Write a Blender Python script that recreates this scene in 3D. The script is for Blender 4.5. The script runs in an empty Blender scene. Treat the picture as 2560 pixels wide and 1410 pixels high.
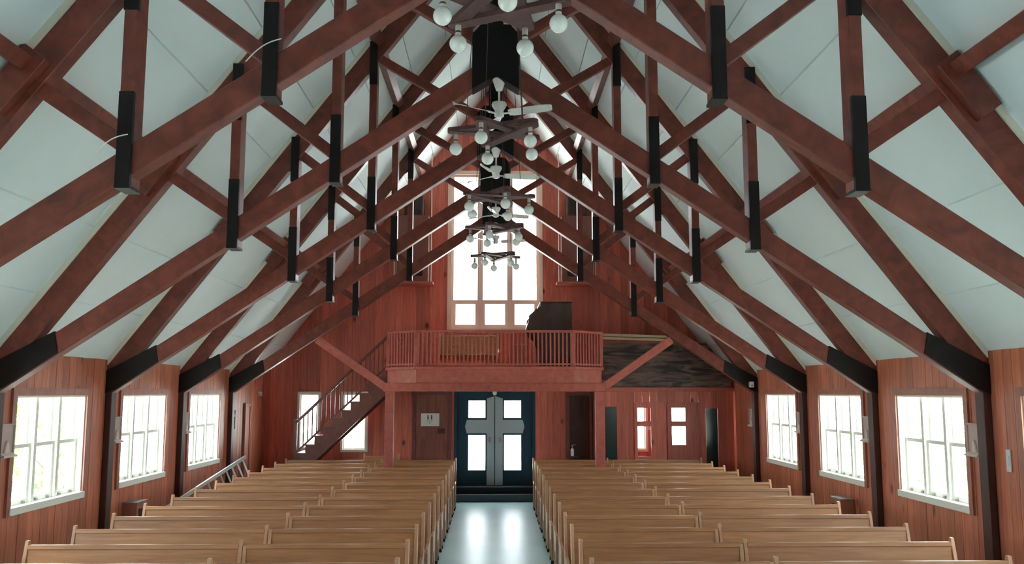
import bpy, bmesh, math, random
from mathutils import Vector, Matrix
random.seed(7)
S = bpy.context.scene
COL = S.collection

# ------------------------------------------------------------------ camera, world, light, exposure
EYE = 2.35
F_PX = 2250.0
pitch = math.atan(275 / F_PX)
yaw = math.atan(43 / math.hypot(F_PX, 275))
cd = bpy.data.cameras.new('camera')
cd.sensor_width = 36.0
cd.lens = F_PX / 2560 * 36.0
cd.clip_end = 400
cam = bpy.data.objects.new('camera', cd)
COL.objects.link(cam)
cam.location = (0, 0, EYE)
cam.rotation_euler = (math.pi / 2 + pitch, 0, -yaw)
S.camera = cam

W = bpy.data.worlds.new('sky')
S.world = W
W.use_nodes = True
bg = W.node_tree.nodes['Background']
bg.inputs[0].default_value = (0.86, 0.955, 1.0, 1)
bg.inputs[1].default_value = 4.0
vs = S.view_settings
vs.view_transform = 'Standard'
vs.look = 'None'
vs.exposure = 1.9
vs.gamma = 1.0
vs.use_curve_mapping = False
sd_ = bpy.data.lights.new('sun', 'SUN')
sd_.energy = 26.0
sd_.angle = math.radians(6)
sd_.color = (1.0, 0.985, 0.96)
sun = bpy.data.objects.new('sun', sd_)
COL.objects.link(sun)
sun.rotation_euler = (math.radians(28), 0, 0)      # high sun standing behind the altar end, along the nave
S.cycles.max_bounces = 10
S.cycles.diffuse_bounces = 6
S.cycles.transparent_max_bounces = 16
S.cycles.caustics_reflective = False
S.cycles.caustics_refractive = False
try:
    S.cycles.use_denoising = True
except Exception:
    pass

# ------------------------------------------------------------------ layout numbers (metres)
HW = 5.15                      # half width of the nave
YB = 20.2                      # inner face of the end wall
YF = -4.6                      # altar end, behind the camera
BAY = 2.765
TY = [6.5 + BAY * i for i in range(5)]
SL = 1.31                      # roof slope
CEIL = 9.50                    # ceiling plane z at x = 0
RAFT = 9.42                    # rafter top z at x = 0
CH0, CHS = 5.72, 0.67          # lower chord underside: z = CH0 - CHS*|x|

# ------------------------------------------------------------------ materials
MATS = {}


def new_mat(name):
    m = bpy.data.materials.new(name)
    m.use_nodes = True
    MATS[name] = m
    nt = m.node_tree
    return m, nt, nt.nodes['Principled BSDF']


def plain(name, col, rough=0.5, metal=0.0, spec=0.5, coat=0.0, emit=None):
    m, nt, b = new_mat(name)
    b.inputs['Base Color'].default_value = (*col, 1)
    b.inputs['Roughness'].default_value = rough
    b.inputs['Metallic'].default_value = metal
    b.inputs['Specular IOR Level'].default_value = spec
    b.inputs['Coat Weight'].default_value = coat
    return m


def wood(name, c1, c2, rough=0.45, scale=(6, 6, 0.7), var=0.25, knots=0.0, coat=0.0, bump=0.08, knot_col=(0.03, 0.01, 0.006), spec=0.5, detail=2.0, lo=0.3, hi=0.72):
    """grain: stretched noise between two colours, random tone for each piece, dark knots where asked"""
    m, nt, b = new_mat(name)
    N, L = nt.nodes, nt.links
    tc = N.new('ShaderNodeTexCoord')
    mp = N.new('ShaderNodeMapping')
    mp.inputs['Scale'].default_value = scale
    L.new(tc.outputs['Object'], mp.inputs['Vector'])
    oi = N.new('ShaderNodeObjectInfo')
    ad = N.new('ShaderNodeVectorMath'); ad.operation = 'ADD'
    mul = N.new('ShaderNodeVectorMath'); mul.operation = 'SCALE'
    cmb = N.new('ShaderNodeCombineXYZ')
    L.new(oi.outputs['Random'], cmb.inputs[0]); L.new(oi.outputs['Random'], cmb.inputs[2])
    L.new(cmb.outputs[0], mul.inputs[0]); mul.inputs['Scale'].default_value = 37.0
    L.new(mp.outputs[0], ad.inputs[0]); L.new(mul.outputs[0], ad.inputs[1])
    n1 = N.new('ShaderNodeTexNoise'); n1.inputs['Scale'].default_value = 3.0
    n1.inputs['Detail'].default_value = 6.0; n1.inputs['Distortion'].default_value = detail * 0.4
    L.new(ad.outputs[0], n1.inputs['Vector'])
    r = N.new('ShaderNodeValToRGB')
    r.color_ramp.elements[0].position = lo; r.color_ramp.elements[0].color = (*c1, 1)
    r.color_ramp.elements[1].position = hi; r.color_ramp.elements[1].color = (*c2, 1)
    L.new(n1.outputs['Fac'], r.inputs[0])
    out = r.outputs[0]
    if knots > 0:
        v = N.new('ShaderNodeTexVoronoi'); v.inputs['Scale'].default_value = 2.3
        kn = N.new('ShaderNodeMapping'); kn.inputs['Scale'].default_value = (1.0, 1.0, 0.62)
        a2 = N.new('ShaderNodeVectorMath'); a2.operation = 'ADD'
        L.new(tc.outputs['Object'], kn.inputs['Vector']); L.new(kn.outputs[0], a2.inputs[0]); L.new(mul.outputs[0], a2.inputs[1])
        L.new(a2.outputs[0], v.inputs['Vector'])
        kr = N.new('ShaderNodeValToRGB')
        kr.color_ramp.elements[0].position = 0.045; kr.color_ramp.elements[0].color = (knots, knots, knots, 1)
        kr.color_ramp.elements[1].position = 0.135; kr.color_ramp.elements[1].color = (0, 0, 0, 1)
        L.new(v.outputs['Distance'], kr.inputs[0])
        mx = N.new('ShaderNodeMix'); mx.data_type = 'RGBA'
        L.new(kr.outputs[0], mx.inputs[0]); L.new(out, mx.inputs[6]); mx.inputs[7].default_value = (*knot_col, 1)
        out = mx.outputs[2]
    # tone of the single piece
    mr = N.new('ShaderNodeMapRange')
    mr.inputs['To Min'].default_value = 1 - var; mr.inputs['To Max'].default_value = 1 + var
    L.new(oi.outputs['Random'], mr.inputs['Value'])
    vm = N.new('ShaderNodeVectorMath'); vm.operation = 'SCALE'
    L.new(out, vm.inputs[0]); L.new(mr.outputs[0], vm.inputs['Scale'])
    L.new(vm.outputs[0], b.inputs['Base Color'])
    b.inputs['Roughness'].default_value = rough
    b.inputs['Coat Weight'].default_value = coat
    b.inputs['Specular IOR Level'].default_value = spec
    if bump:
        bp = N.new('ShaderNodeBump'); bp.inputs['Strength'].default_value = bump; bp.inputs['Distance'].default_value = 0.01
        L.new(n1.outputs['Fac'], bp.inputs['Height']); L.new(bp.outputs[0], b.inputs['Normal'])
    return m


def glass(name, tint=(1, 1, 1), gloss=0.06, rough=0.0):
    m, nt, b = new_mat(name)
    N, L = nt.nodes, nt.links
    N.remove(b)
    t = N.new('ShaderNodeBsdfTransparent'); t.inputs[0].default_value = (*tint, 1)
    g = N.new('ShaderNodeBsdfGlossy'); g.inputs['Roughness'].default_value = rough
    mx = N.new('ShaderNodeMixShader'); mx.inputs[0].default_value = gloss
    L.new(t.outputs[0], mx.inputs[1]); L.new(g.outputs[0], mx.inputs[2])
    L.new(mx.outputs[0], N['Material Output'].inputs[0])
    return m


def noisy(name, c1, c2, scale=3.0, rough=0.6, bump=0.0, spec=0.4, coat=0.0):
    m, nt, b = new_mat(name)
    N, L = nt.nodes, nt.links
    tc = N.new('ShaderNodeTexCoord')
    n = N.new('ShaderNodeTexNoise'); n.inputs['Scale'].default_value = scale; n.inputs['Detail'].default_value = 5
    L.new(tc.outputs['Object'], n.inputs['Vector'])
    r = N.new('ShaderNodeValToRGB')
    r.color_ramp.elements[0].position = 0.35; r.color_ramp.elements[0].color = (*c1, 1)
    r.color_ramp.elements[1].position = 0.65; r.color_ramp.elements[1].color = (*c2, 1)
    L.new(n.outputs['Fac'], r.inputs[0]); L.new(r.outputs[0], b.inputs['Base Color'])
    b.inputs['Roughness'].default_value = rough
    b.inputs['Specular IOR Level'].default_value = spec
    b.inputs['Coat Weight'].default_value = coat
    if bump:
        bp = N.new('ShaderNodeBump'); bp.inputs['Strength'].default_value = bump; bp.inputs['Distance'].default_value = 0.02
        L.new(n.outputs['Fac'], bp.inputs['Height']); L.new(bp.outputs[0], b.inputs['Normal'])
    return m


M = MATS
wood('timber', (0.118, 0.025, 0.016), (0.235, 0.053, 0.034), rough=0.42, scale=(2.2, 2.2, 2.2), var=0.12, bump=0.10)
wood('post_timber', (0.035, 0.011, 0.009), (0.075, 0.022, 0.016), rough=0.45, scale=(3, 3, 0.6), var=0.10)
wood('wall_board', (0.45, 0.130, 0.074), (0.66, 0.215, 0.125), rough=0.40, scale=(9, 9, 0.55), var=0.20, knots=0.75, bump=0.06)
wood('end_board', (0.45, 0.112, 0.076), (0.70, 0.185, 0.125), rough=0.42, scale=(9, 9, 0.55), var=0.24, knots=0.85, bump=0.06)
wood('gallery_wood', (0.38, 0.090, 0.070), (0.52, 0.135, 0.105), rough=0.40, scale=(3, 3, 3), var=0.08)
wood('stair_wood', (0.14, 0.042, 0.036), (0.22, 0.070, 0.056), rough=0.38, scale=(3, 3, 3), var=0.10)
wood('trim_wood', (0.33, 0.125, 0.085), (0.46, 0.185, 0.125), rough=0.42, scale=(4, 4, 1.5), var=0.10)
wood('pew_wood', (0.36, 0.165, 0.072), (0.50, 0.245, 0.110), rough=0.36, scale=(0.7, 5, 9), var=0.10, bump=0.04)
wood('pew_end_wood', (0.50, 0.270, 0.150), (0.64, 0.37, 0.21), rough=0.33, scale=(3, 3, 2), var=0.10, bump=0.04)
wood('dark_door', (0.035, 0.014, 0.012), (0.070, 0.028, 0.022), rough=0.40, scale=(5, 5, 0.6), var=0.1)
wood('flush_door', (0.17, 0.055, 0.042), (0.27, 0.090, 0.066), rough=0.40, scale=(5, 5, 0.6), var=0.1)
wood('star_wood', (0.060, 0.026, 0.026), (0.115, 0.055, 0.052), rough=0.6, scale=(4, 4, 4), var=0.12)
wood('organ_wood', (0.040, 0.024, 0.021), (0.075, 0.046, 0.040), rough=0.42, scale=(4, 4, 1), var=0.05)
wood('speaker_wood', (0.16, 0.052, 0.040), (0.22, 0.075, 0.056), rough=0.5, scale=(4, 4, 1), var=0.05)
wood('pale_wood', (0.46, 0.36, 0.22), (0.62, 0.51, 0.33), rough=0.5, scale=(0.6, 6, 8), var=0.12)
wood('veneer', (0.012, 0.006, 0.006), (0.19, 0.115, 0.095), rough=0.4, scale=(0.5, 1, 2.6), var=0.0, bump=0.0, detail=4.0, lo=0.40, hi=0.62)
plain('strap_black', (0.009, 0.007, 0.008), rough=0.5, spec=0.25)
plain('king_black', (0.007, 0.005, 0.006), rough=0.6, spec=0.2)
noisy('ceiling_board', (0.755, 0.84, 0.875), (0.79, 0.87, 0.905), scale=1.4, rough=0.75)
plain('ceiling_deck', (0.30, 0.32, 0.31), rough=0.9)
plain('cap_cream', (0.72, 0.70, 0.60), rough=0.6)
plain('window_cream', (0.86, 0.87, 0.80), rough=0.45)
plain('gable_frame', (0.86, 0.66, 0.56), rough=0.45)
glass('window_glass')
plain('teal_glass', (0.012, 0.040, 0.045), rough=0.12, spec=0.6)  # opaque teal pane; the dark room behind is put into its colour
noisy('floor_lino', (0.43, 0.735, 0.74), (0.50, 0.79, 0.80), scale=1.2, rough=0.34, spec=0.5)
noisy('outdoor_grass', (0.36, 0.41, 0.37), (0.45, 0.50, 0.455), scale=0.8, rough=0.9)
plain('leaf', (0.13, 0.30, 0.07), rough=0.6)
plain('bark', (0.10, 0.07, 0.05), rough=0.9)
plain('door_blue', (0.012, 0.050, 0.080), rough=0.55, spec=0.3)
plain('cross_grey', (0.42, 0.53, 0.58), rough=0.45)
plain('step_grey', (0.06, 0.10, 0.125), rough=0.6, spec=0.3)
plain('step_dark', (0.012, 0.018, 0.025), rough=0.6, spec=0.3)
plain('opal', (0.80, 0.84, 0.82), rough=0.12, spec=0.6, coat=0.5)
plain('socket_white', (0.66, 0.62, 0.60), rough=0.4)
plain('socket_ring', (0.06, 0.05, 0.05), rough=0.4)
plain('fan_white', (0.80, 0.82, 0.80), rough=0.3)
plain('wire', (0.06, 0.045, 0.04), rough=0.6)
plain('white_cable', (0.75, 0.75, 0.74), rough=0.5)
plain('rope', (0.78, 0.60, 0.50), rough=0.8)
plain('aluminium', (0.66, 0.76, 0.82), rough=0.3, metal=0.35)
plain('rubber', (0.012, 0.012, 0.014), rough=0.6)
plain('paper', (0.72, 0.72, 0.70), rough=0.7)
plain('ink', (0.03, 0.03, 0.035), rough=0.7)
plain('ink_pale', (0.33, 0.40, 0.36), rough=0.7)
plain('plastic_white', (0.72, 0.72, 0.70), rough=0.4)
plain('plaque', (0.60, 0.46, 0.43), rough=0.7)
plain('plaque_light', (0.78, 0.66, 0.60), rough=0.7)
plain('metal_grey', (0.30, 0.28, 0.28), rough=0.45)
plain('chrome', (0.7, 0.7, 0.7), rough=0.2, metal=1.0)
plain('grille', (0.035, 0.022, 0.02), rough=0.8)
plain('shade_dark', (0.05, 0.02, 0.018), rough=0.6)


# ------------------------------------------------------------------ mesh helpers
class MB:
    def __init__(self):
        self.v = []; self.f = []

    def box(self, x0, x1, y0, y1, z0, z1):
        b = len(self.v)
        self.v += [(x, y, z) for z in (z0, z1) for y in (y0, y1) for x in (x0, x1)]
        for q in ((0, 2, 3, 1), (4, 5, 7, 6), (0, 1, 5, 4), (1, 3, 7, 5), (3, 2, 6, 7), (2, 0, 4, 6)):
            self.f.append(tuple(b + i for i in q))
        return self

    def prism(self, poly, a0, a1, axis='Y'):
        """poly: 2-D outline; axis Y -> (x,z), X -> (y,z), Z -> (x,y)"""
        b = len(self.v); n = len(poly)
        for a in (a0, a1):
            for p, q in poly:
                self.v.append({'Y': (p, a, q), 'X': (a, p, q), 'Z': (p, q, a)}[axis])
        self.f.append(tuple(b + i for i in range(n)))
        self.f.append(tuple(b + n + i for i in reversed(range(n))))
        for i in range(n):
            j = (i + 1) % n
            self.f.append((b + i, b + n + i, b + n + j, b + j))
        return self

    def cyl(self, p, q, r, r2=None, n=10):
        p = Vector(p); q = Vector(q); r2 = r if r2 is None else r2
        d = (q - p).normalized()
        u = d.cross(Vector((0, 0, 1)) if abs(d.z) < .9 else Vector((1, 0, 0))).normalized(); w = d.cross(u)
        b = len(self.v)
        for c, rr in ((p, r), (q, r2)):
            for i in range(n):
                a = 2 * math.pi * i / n
                self.v.append(tuple(c + (u * math.cos(a) + w * math.sin(a)) * rr))
        self.f.append(tuple(b + i for i in range(n))); self.f.append(tuple(b + n + i for i in reversed(range(n))))
        for i in range(n):
            j = (i + 1) % n
            self.f.append((b + i, b + n + i, b + n + j, b + j))
        return self

    def lathe(self, prof, c=(0, 0, 0), n=20):
        b = len(self.v); k = len(prof)
        for r, z in prof:
            for i in range(n):
                a = 2 * math.pi * i / n
                self.v.append((c[0] + r * math.cos(a), c[1] + r * math.sin(a), c[2] + z))
        for t in range(k - 1):
            for i in range(n):
                j = (i + 1) % n
                self.f.append((b + t * n + i, b + t * n + j, b + (t + 1) * n + j, b + (t + 1) * n + i))
        self.f.append(tuple(b + i for i in reversed(range(n))))
        self.f.append(tuple(b + (k - 1) * n + i for i in range(n)))
        return self

    def build(self, name, mat, parent=None, bevel=0.0, smooth=False, loc=None):
        me = bpy.data.meshes.new(name)
        me.from_pydata(self.v, [], self.f)
        bm = bmesh.new(); bm.from_mesh(me)
        bmesh.ops.recalc_face_normals(bm, faces=bm.faces)
        if bevel:
            bmesh.ops.bevel(bm, geom=[e for e in bm.edges], offset=bevel, segments=1, affect='EDGES', clamp_overlap=True)
        bm.to_mesh(me); bm.free()
        if smooth:
            for p in me.polygons:
                p.use_smooth = True
        me.materials.append(MATS[mat])
        o = bpy.data.objects.new(name, me)
        COL.objects.link(o)
        if parent is not None:
            o.parent = parent
        if loc:
            o.location = loc
        return o


def box(name, mat, x0, x1, y0, y1, z0, z1, parent=None, bevel=0.0):
    return MB().box(x0, x1, y0, y1, z0, z1).build(name, mat, parent, bevel)


def tag(o, label=None, cat=None, group=None, kind=None):
    if label: o['label'] = label
    if cat: o['category'] = cat
    if group: o['group'] = group
    if kind: o['kind'] = kind
    return o


def thing(name, label=None, cat=None, loc=(0, 0, 0), group=None, kind=None):
    o = bpy.data.objects.new(name, None)
    o.empty_display_size = 0.1
    COL.objects.link(o)
    o.location = loc
    return tag(o, label, cat, group, kind)


def copy_tree(o, parent=None):
    kids = list(o.children)
    c = o.copy(); COL.objects.link(c); c.parent = parent
    for k in kids:
        copy_tree(k, c)
    return c


def bar2(p, q, w):
    """rectangle of width w around the 2-D line p-q"""
    d = Vector((q[0] - p[0], q[1] - p[1])).normalized(); n = Vector((-d.y, d.x)) * (w / 2)
    return [(p[0] + n.x, p[1] + n.y), (q[0] + n.x, q[1] + n.y), (q[0] - n.x, q[1] - n.y), (p[0] - n.x, p[1] - n.y)]


def strips(breaks, top, holes):
    """split a wall (u along, z up) into column outlines, leaving out the holes (u0,u1,z0,z1)"""
    out = []
    for a, b in zip(breaks[:-1], breaks[1:]):
        if b - a < 1e-4: continue
        mid = (a + b) / 2
        cuts = sorted((h[2], h[3]) for h in holes if h[0] < mid < h[1])
        z = 0.0
        for z0, z1 in cuts:
            if z0 > z + 1e-3: out.append([(a, z), (b, z), (b, z0), (a, z0)])
            z = max(z, z1)
        ta, tb = top(a), top(b)
        if max(ta, tb) > z + 0.02:
            out.append([(a, z), (b, z), (b, max(tb, z + .001)), (a, max(ta, z + .001))])
    return out


def breaks_for(u0, u1, holes, step, extra=()):
    keys = sorted({u0, u1, *extra, *[h[0] for h in holes if u0 < h[0] < u1], *[h[1] for h in holes if u0 < h[1] < u1]})
    res = [u0]
    for a, b in zip(keys[:-1], keys[1:]):
        n = max(1, round((b - a) / step))
        res += [a + (b - a) * (i + 1) / n for i in range(n)]
    return res


# ------------------------------------------------------------------ openings
SIDE_WIN = []                                     # (y0, y1, z0, z1) of every side window
for i in range(-3, 4):
    t = 6.5 + BAY * i
    SIDE_WIN.append((t + 0.55, t + 2.22, 1.10, 2.31))
VIS_WIN = [(TY[i] + 0.55, TY[i] + 2.22, 1.10, 2.31) for i in range(4)]   # bays seen by the camera (0: only a sliver on the right)
END_HOLES = [(-1.00, 1.00, 3.74, 7.30), (-0.90, 0.90, 0.0, 2.36),
             (-4.32, -3.88, 1.12, 2.32), (-3.36, -2.84, 1.08, 2.32),
             (3.88, 4.32, 1.12, 2.32), (2.84, 3.36, 1.08, 2.32)]

# ------------------------------------------------------------------ large structure
tag(box('floor', 'floor_lino', -HW - .2, HW + .2, YF, YB + .2, -0.12, 0.0), kind='structure')
tag(box('ground', 'outdoor_grass', -60, 60, -50, 80, -0.75, -0.60), kind='structure')

for sgn, side in ((-1, 'left'), (1, 'right')):
    x = sgn * HW
    mb = MB()
    for poly in strips(breaks_for(YF, YB, SIDE_WIN, 30), lambda u: 2.90, SIDE_WIN):
        mb.prism(poly, x, x + sgn * 0.16, 'X')
    wl = tag(mb.build('wall_' + side, 'wall_board'), kind='structure')
    br = [8.05 + 0.165 * k for k in range(200) if 8.05 + 0.165 * k < YB - 0.02] + [YB - 0.02]
    for h in VIS_WIN:
        for e in (h[0], h[1]):
            k = min(range(len(br)), key=lambda i: abs(br[i] - e)); br[k] = e
    br = sorted(set(br))
    for poly in strips(br, lambda u: 2.80, VIS_WIN):
        a, b = poly[0][0] + .003, poly[1][0] - .003
        d = 0.016 + random.uniform(0, .004)
        MB().box(min(x, x - sgn * d), max(x, x - sgn * d), a, b, poly[0][1], poly[2][1]).build('board', 'wall_board', wl)

# end wall with the gallery, boards and openings
mb = MB()
for poly in strips(breaks_for(-HW - .16, HW + .16, END_HOLES, 30, (0.0,)), lambda u: CEIL + .15 - SL * abs(u), END_HOLES):
    mb.prism(poly, YB, YB + 0.16, 'Y')
wb = tag(mb.build('wall_back', 'end_board'), kind='structure')
for poly in strips(breaks_for(-HW + .01, HW - .01, END_HOLES, 0.152, (0.0,)), lambda u: CEIL - .01 - SL * abs(u), END_HOLES):
    d = 0.016 + random.uniform(0, .004)
    p2 = [(poly[0][0] + .002, poly[0][1]), (poly[1][0] - .002, poly[1][1]), (poly[2][0] - .002, poly[2][1]), (poly[3][0] + .002, poly[3][1])]
    MB().prism(p2, YB - d, YB, 'Y').build('board', 'end_board', wb)
# plain altar end behind the camera
AH = []
mb = MB()
for poly in strips(breaks_for(-HW - .16, HW + .16, AH, 30, (0.0,)), lambda u: CEIL + .15 - SL * abs(u), AH):
    mb.prism(poly, YF - .16, YF, 'Y')
tag(mb.build('wall_front', 'end_board'), kind='structure')

# ceiling: sloping deck with separate lining boards, dark joints between them
mb = MB()
for s in (-1, 1):
    mb.prism([(0, CEIL + .03), (s * 5.45, CEIL + .03 - SL * 5.45), (s * 5.45, CEIL + .2 - SL * 5.45), (0, CEIL + .2)], YF - .2, YB + .2, 'Y')
cl = tag(mb.build('ceiling', 'ceiling_deck'), kind='structure')
PX = [5.149, 4.69, 4.16, 3.60, 3.05, 2.50, 1.95, 1.40, 0.85, 0.02]
TYALL = [YF] + [6.5 - BAY * k for k in (3, 2, 1)] + TY + [YB]
for s in (-1, 1):
    for a, b in zip(PX[:-1], PX[1:]):
        for y0, y1 in zip(TYALL[:-1], TYALL[1:]):
            g = .0055
            MB().prism([(s * (a - g), CEIL - SL * (a - g)), (s * (b + g), CEIL - SL * (b + g)),
                        (s * (b + g), CEIL + .03 - SL * (b + g)), (s * (a - g), CEIL + .03 - SL * (a - g))],
                       y0 + .09, y1 + .09 if y1 < YB else YB, 'Y').build('panel', 'ceiling_board', cl)

# baseboards
for sgn, side in ((-1, 'left'), (1, 'right')):
    tag(box('baseboard_' + side, 'post_timber', min(sgn * (HW - .04), sgn * (HW - .02)), max(sgn * (HW - .04), sgn * (HW - .02)), 5.5, YB - .03, 0, .11), kind='structure')


# ------------------------------------------------------------------ windows
def portal(loc, rot, sx, sy):
    L = bpy.data.lights.new('window_daylight', 'AREA')
    L.shape = 'RECTANGLE'; L.size = sx; L.size_y = sy
    L.cycles.is_portal = True
    o = bpy.data.objects.new('window_daylight', L); COL.objects.link(o)
    o.location = loc; o.rotation_euler = rot


WN = [0]


def side_window(sgn, y0, y1, z0, z1, full=True):
    WN[0] += 1
    w = thing('window_%d' % WN[0], kind='structure', loc=(sgn * HW, (y0 + y1) / 2, z0))
    inv = lambda o: (setattr(o, 'matrix_parent_inverse', Matrix.Translation(-w.location)), o)[1]

    def bx(name, mat, d0, d1, a, b, c, d, par=None, bev=0.0):
        """d0..d1: distance from the inner wall face, outwards positive"""
        xs = sorted((sgn * (HW + d0), sgn * (HW + d1)))
        o = box(name, mat, xs[0], xs[1], a, b, c, d, par or w, bev)
        return inv(o) if par is None else o
    # brown casing on the room side
    bx('casing', 'trim_wood', -.045, -.016, y0 - .085, y0, z0 - .06, z1 + .085)
    bx('casing', 'trim_wood', -.045, -.016, y1, y1 + .085, z0 - .06, z1 + .085)
    bx('casing', 'trim_wood', -.045, -.016, y0, y1, z1, z1 + .085)
    # cream lining and sill
    for a, b, c, d in ((y0, y0 + .02, z0, z1), (y1 - .02, y1, z0, z1), (y0 + .02, y1 - .02, z1 - .02, z1)):
        bx('jamb', 'window_cream', -.02, .17, a, b, c, d)
    bx('sill', 'window_cream', -.06, .20, y0 - .03, y1 + .03, z0 - .05, z0 + .03, None, .004)
    n = 3; yw = (y1 - y0 - .04) / n
    zm = z0 + .66
    for k in range(1, n):
        c = y0 + .02 + yw * k
        bx('mullion', 'window_cream', .02, .16, c - .03, c + .03, z0 + .03, z1 - .02)
    for k in range(n):
        a = y0 + .02 + yw * k + (.03 if k else 0); b = y0 + .02 + yw * (k + 1) - (.03 if k < n - 1 else 0)
        for nm, c0, c1, dd in (('upper_sash', zm - .02, z1 - .02, .095), ('lower_sash', z0 + .03, zm + .02, .055)):
            mb = MB(); fr = .042
            xs = sorted((sgn * (HW + dd), sgn * (HW + dd + .035)))
            mb.box(*xs, a, a + fr, c0, c1); mb.box(*xs, b - fr, b, c0, c1)
            mb.box(*xs, a + fr, b - fr, c0, c0 + fr * 1.2); mb.box(*xs, a + fr, b - fr, c1 - fr, c1)
            sash = mb.build(nm, 'window_cream', w); inv(sash)
            xm = (xs[0] + xs[1]) / 2
            box('pane', 'window_glass', xm - .002, xm + .002, a + fr, b - fr, c0 + fr * 1.2, c1 - fr, sash)
            if nm == 'lower_sash' and full:
                for yy in (a + .11, b - .11):
                    xx = sorted((sgn * (HW + .055), sgn * (HW + .035)))
                    box('sash_lift', 'metal_grey', *xx, yy - .022, yy + .022, z0 + .037, z0 + .058, sash)
    portal((sgn * (HW + .21), (y0 + y1) / 2, (z0 + z1) / 2), (0, math.pi / 2 * (1 if sgn > 0 else -1), 0), z1 - z0, y1 - y0)
    return w


for sgn in (-1, 1):
    for h in SIDE_WIN:
        side_window(sgn, *h, full=h[0] > 6)


def end_window(x0, x1, z0, z1, y, mat, frame, mulls=(), rails=(), outward=1, mw=.055, casing=.07):
    WN[0] += 1
    w = thing('window_%d' % WN[0], kind='structure')
    a, b = sorted((y, y + outward * .15))
    for p in ((x0, x0 + frame, z0, z1), (x1 - frame, x1, z0, z1), (x0 + frame, x1 - frame, z0, z0 + frame), (x0 + frame, x1 - frame, z1 - frame, z1)):
        box('frame', mat, p[0], p[1], a, b, p[2], p[3], w)
    c, d = sorted((y - outward * .022, y - outward * .05))
    if casing:
        for p in ((x0 - casing, x0 + .012, z0 - casing, z1 + casing), (x1 - .012, x1 + casing, z0 - casing, z1 + casing), (x0 + .012, x1 - .012, z0 - casing, z0 + .012), (x0 + .012, x1 - .012, z1 - .012, z1 + casing)):
            box('casing', mat, p[0], p[1], c, d, p[2], p[3], w)
    xs = [x0 + frame] + [v for m in mulls for v in (m - mw, m + mw)] + [x1 - frame]
    for m in mulls:
        box('mullion', mat, m - mw, m + mw, a + .01, b - .01, z0 + frame, z1 - frame, w)
    zs = [z0 + frame] + [v for r in rails for v in (r - .022, r + .022)] + [z1 - frame]
    for i in range(0, len(xs), 2):
        for r in rails:
            box('rail', mat, xs[i], xs[i + 1], a + .03, b - .03, r - .022, r + .022, w)
        if rails:
            q = .05; x_0, x_1, z_0, z_1 = xs[i], xs[i + 1], zs[0], zs[1]
            for p in ((x_0, x_0 + q, z_0, z_1), (x_1 - q, x_1, z_0, z_1), (x_0 + q, x_1 - q, z_0, z_0 + q), (x_0 + q, x_1 - q, z_1 - q, z_1)):
                box('sash_frame', mat, p[0], p[1], a + .035, b - .04, p[2], p[3], w)
        for j in range(0, len(zs), 2):
            ym = (a + b) / 2
            box('pane', 'window_glass', xs[i], xs[i + 1], ym - .002, ym + .002, zs[j], zs[j + 1], w)
    portal(((x0 + x1) / 2, y + outward * .2, (z0 + z1) / 2), (math.pi / 2 * (-1 if outward > 0 else 1), 0, 0), x1 - x0, z1 - z0)
    return w


end_window(-1.00, 1.00, 3.74, 7.30, YB, 'gable_frame', .065, (-.335, .335), (4.39,), 1, .062, .075)
for x0, x1, z0 in ((-4.32, -3.88, 1.12), (-3.36, -2.84, 1.08), (3.88, 4.32, 1.12), (2.84, 3.36, 1.08)):
    end_window(x0, x1, z0, 2.32, YB, 'window_cream', .04, (), (), 1, .04, .04)


# ------------------------------------------------------------------ roof trusses
TLAB = ['scissor truss with loose white cables, fifth truss out from the gallery wall', 'scissor truss with a ceiling fan, fourth truss out from the gallery wall',
        'scissor truss with a ceiling fan, third truss out from the gallery wall', 'scissor truss with a ceiling fan, second truss out from the gallery wall',
        'scissor truss meeting the gallery braces, first truss out from the gallery wall']
HX = (2.73, 1.685)


def chord_z(x): return CH0 - CHS * abs(x)
def raft_z(x): return RAFT - SL * abs(x)


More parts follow.
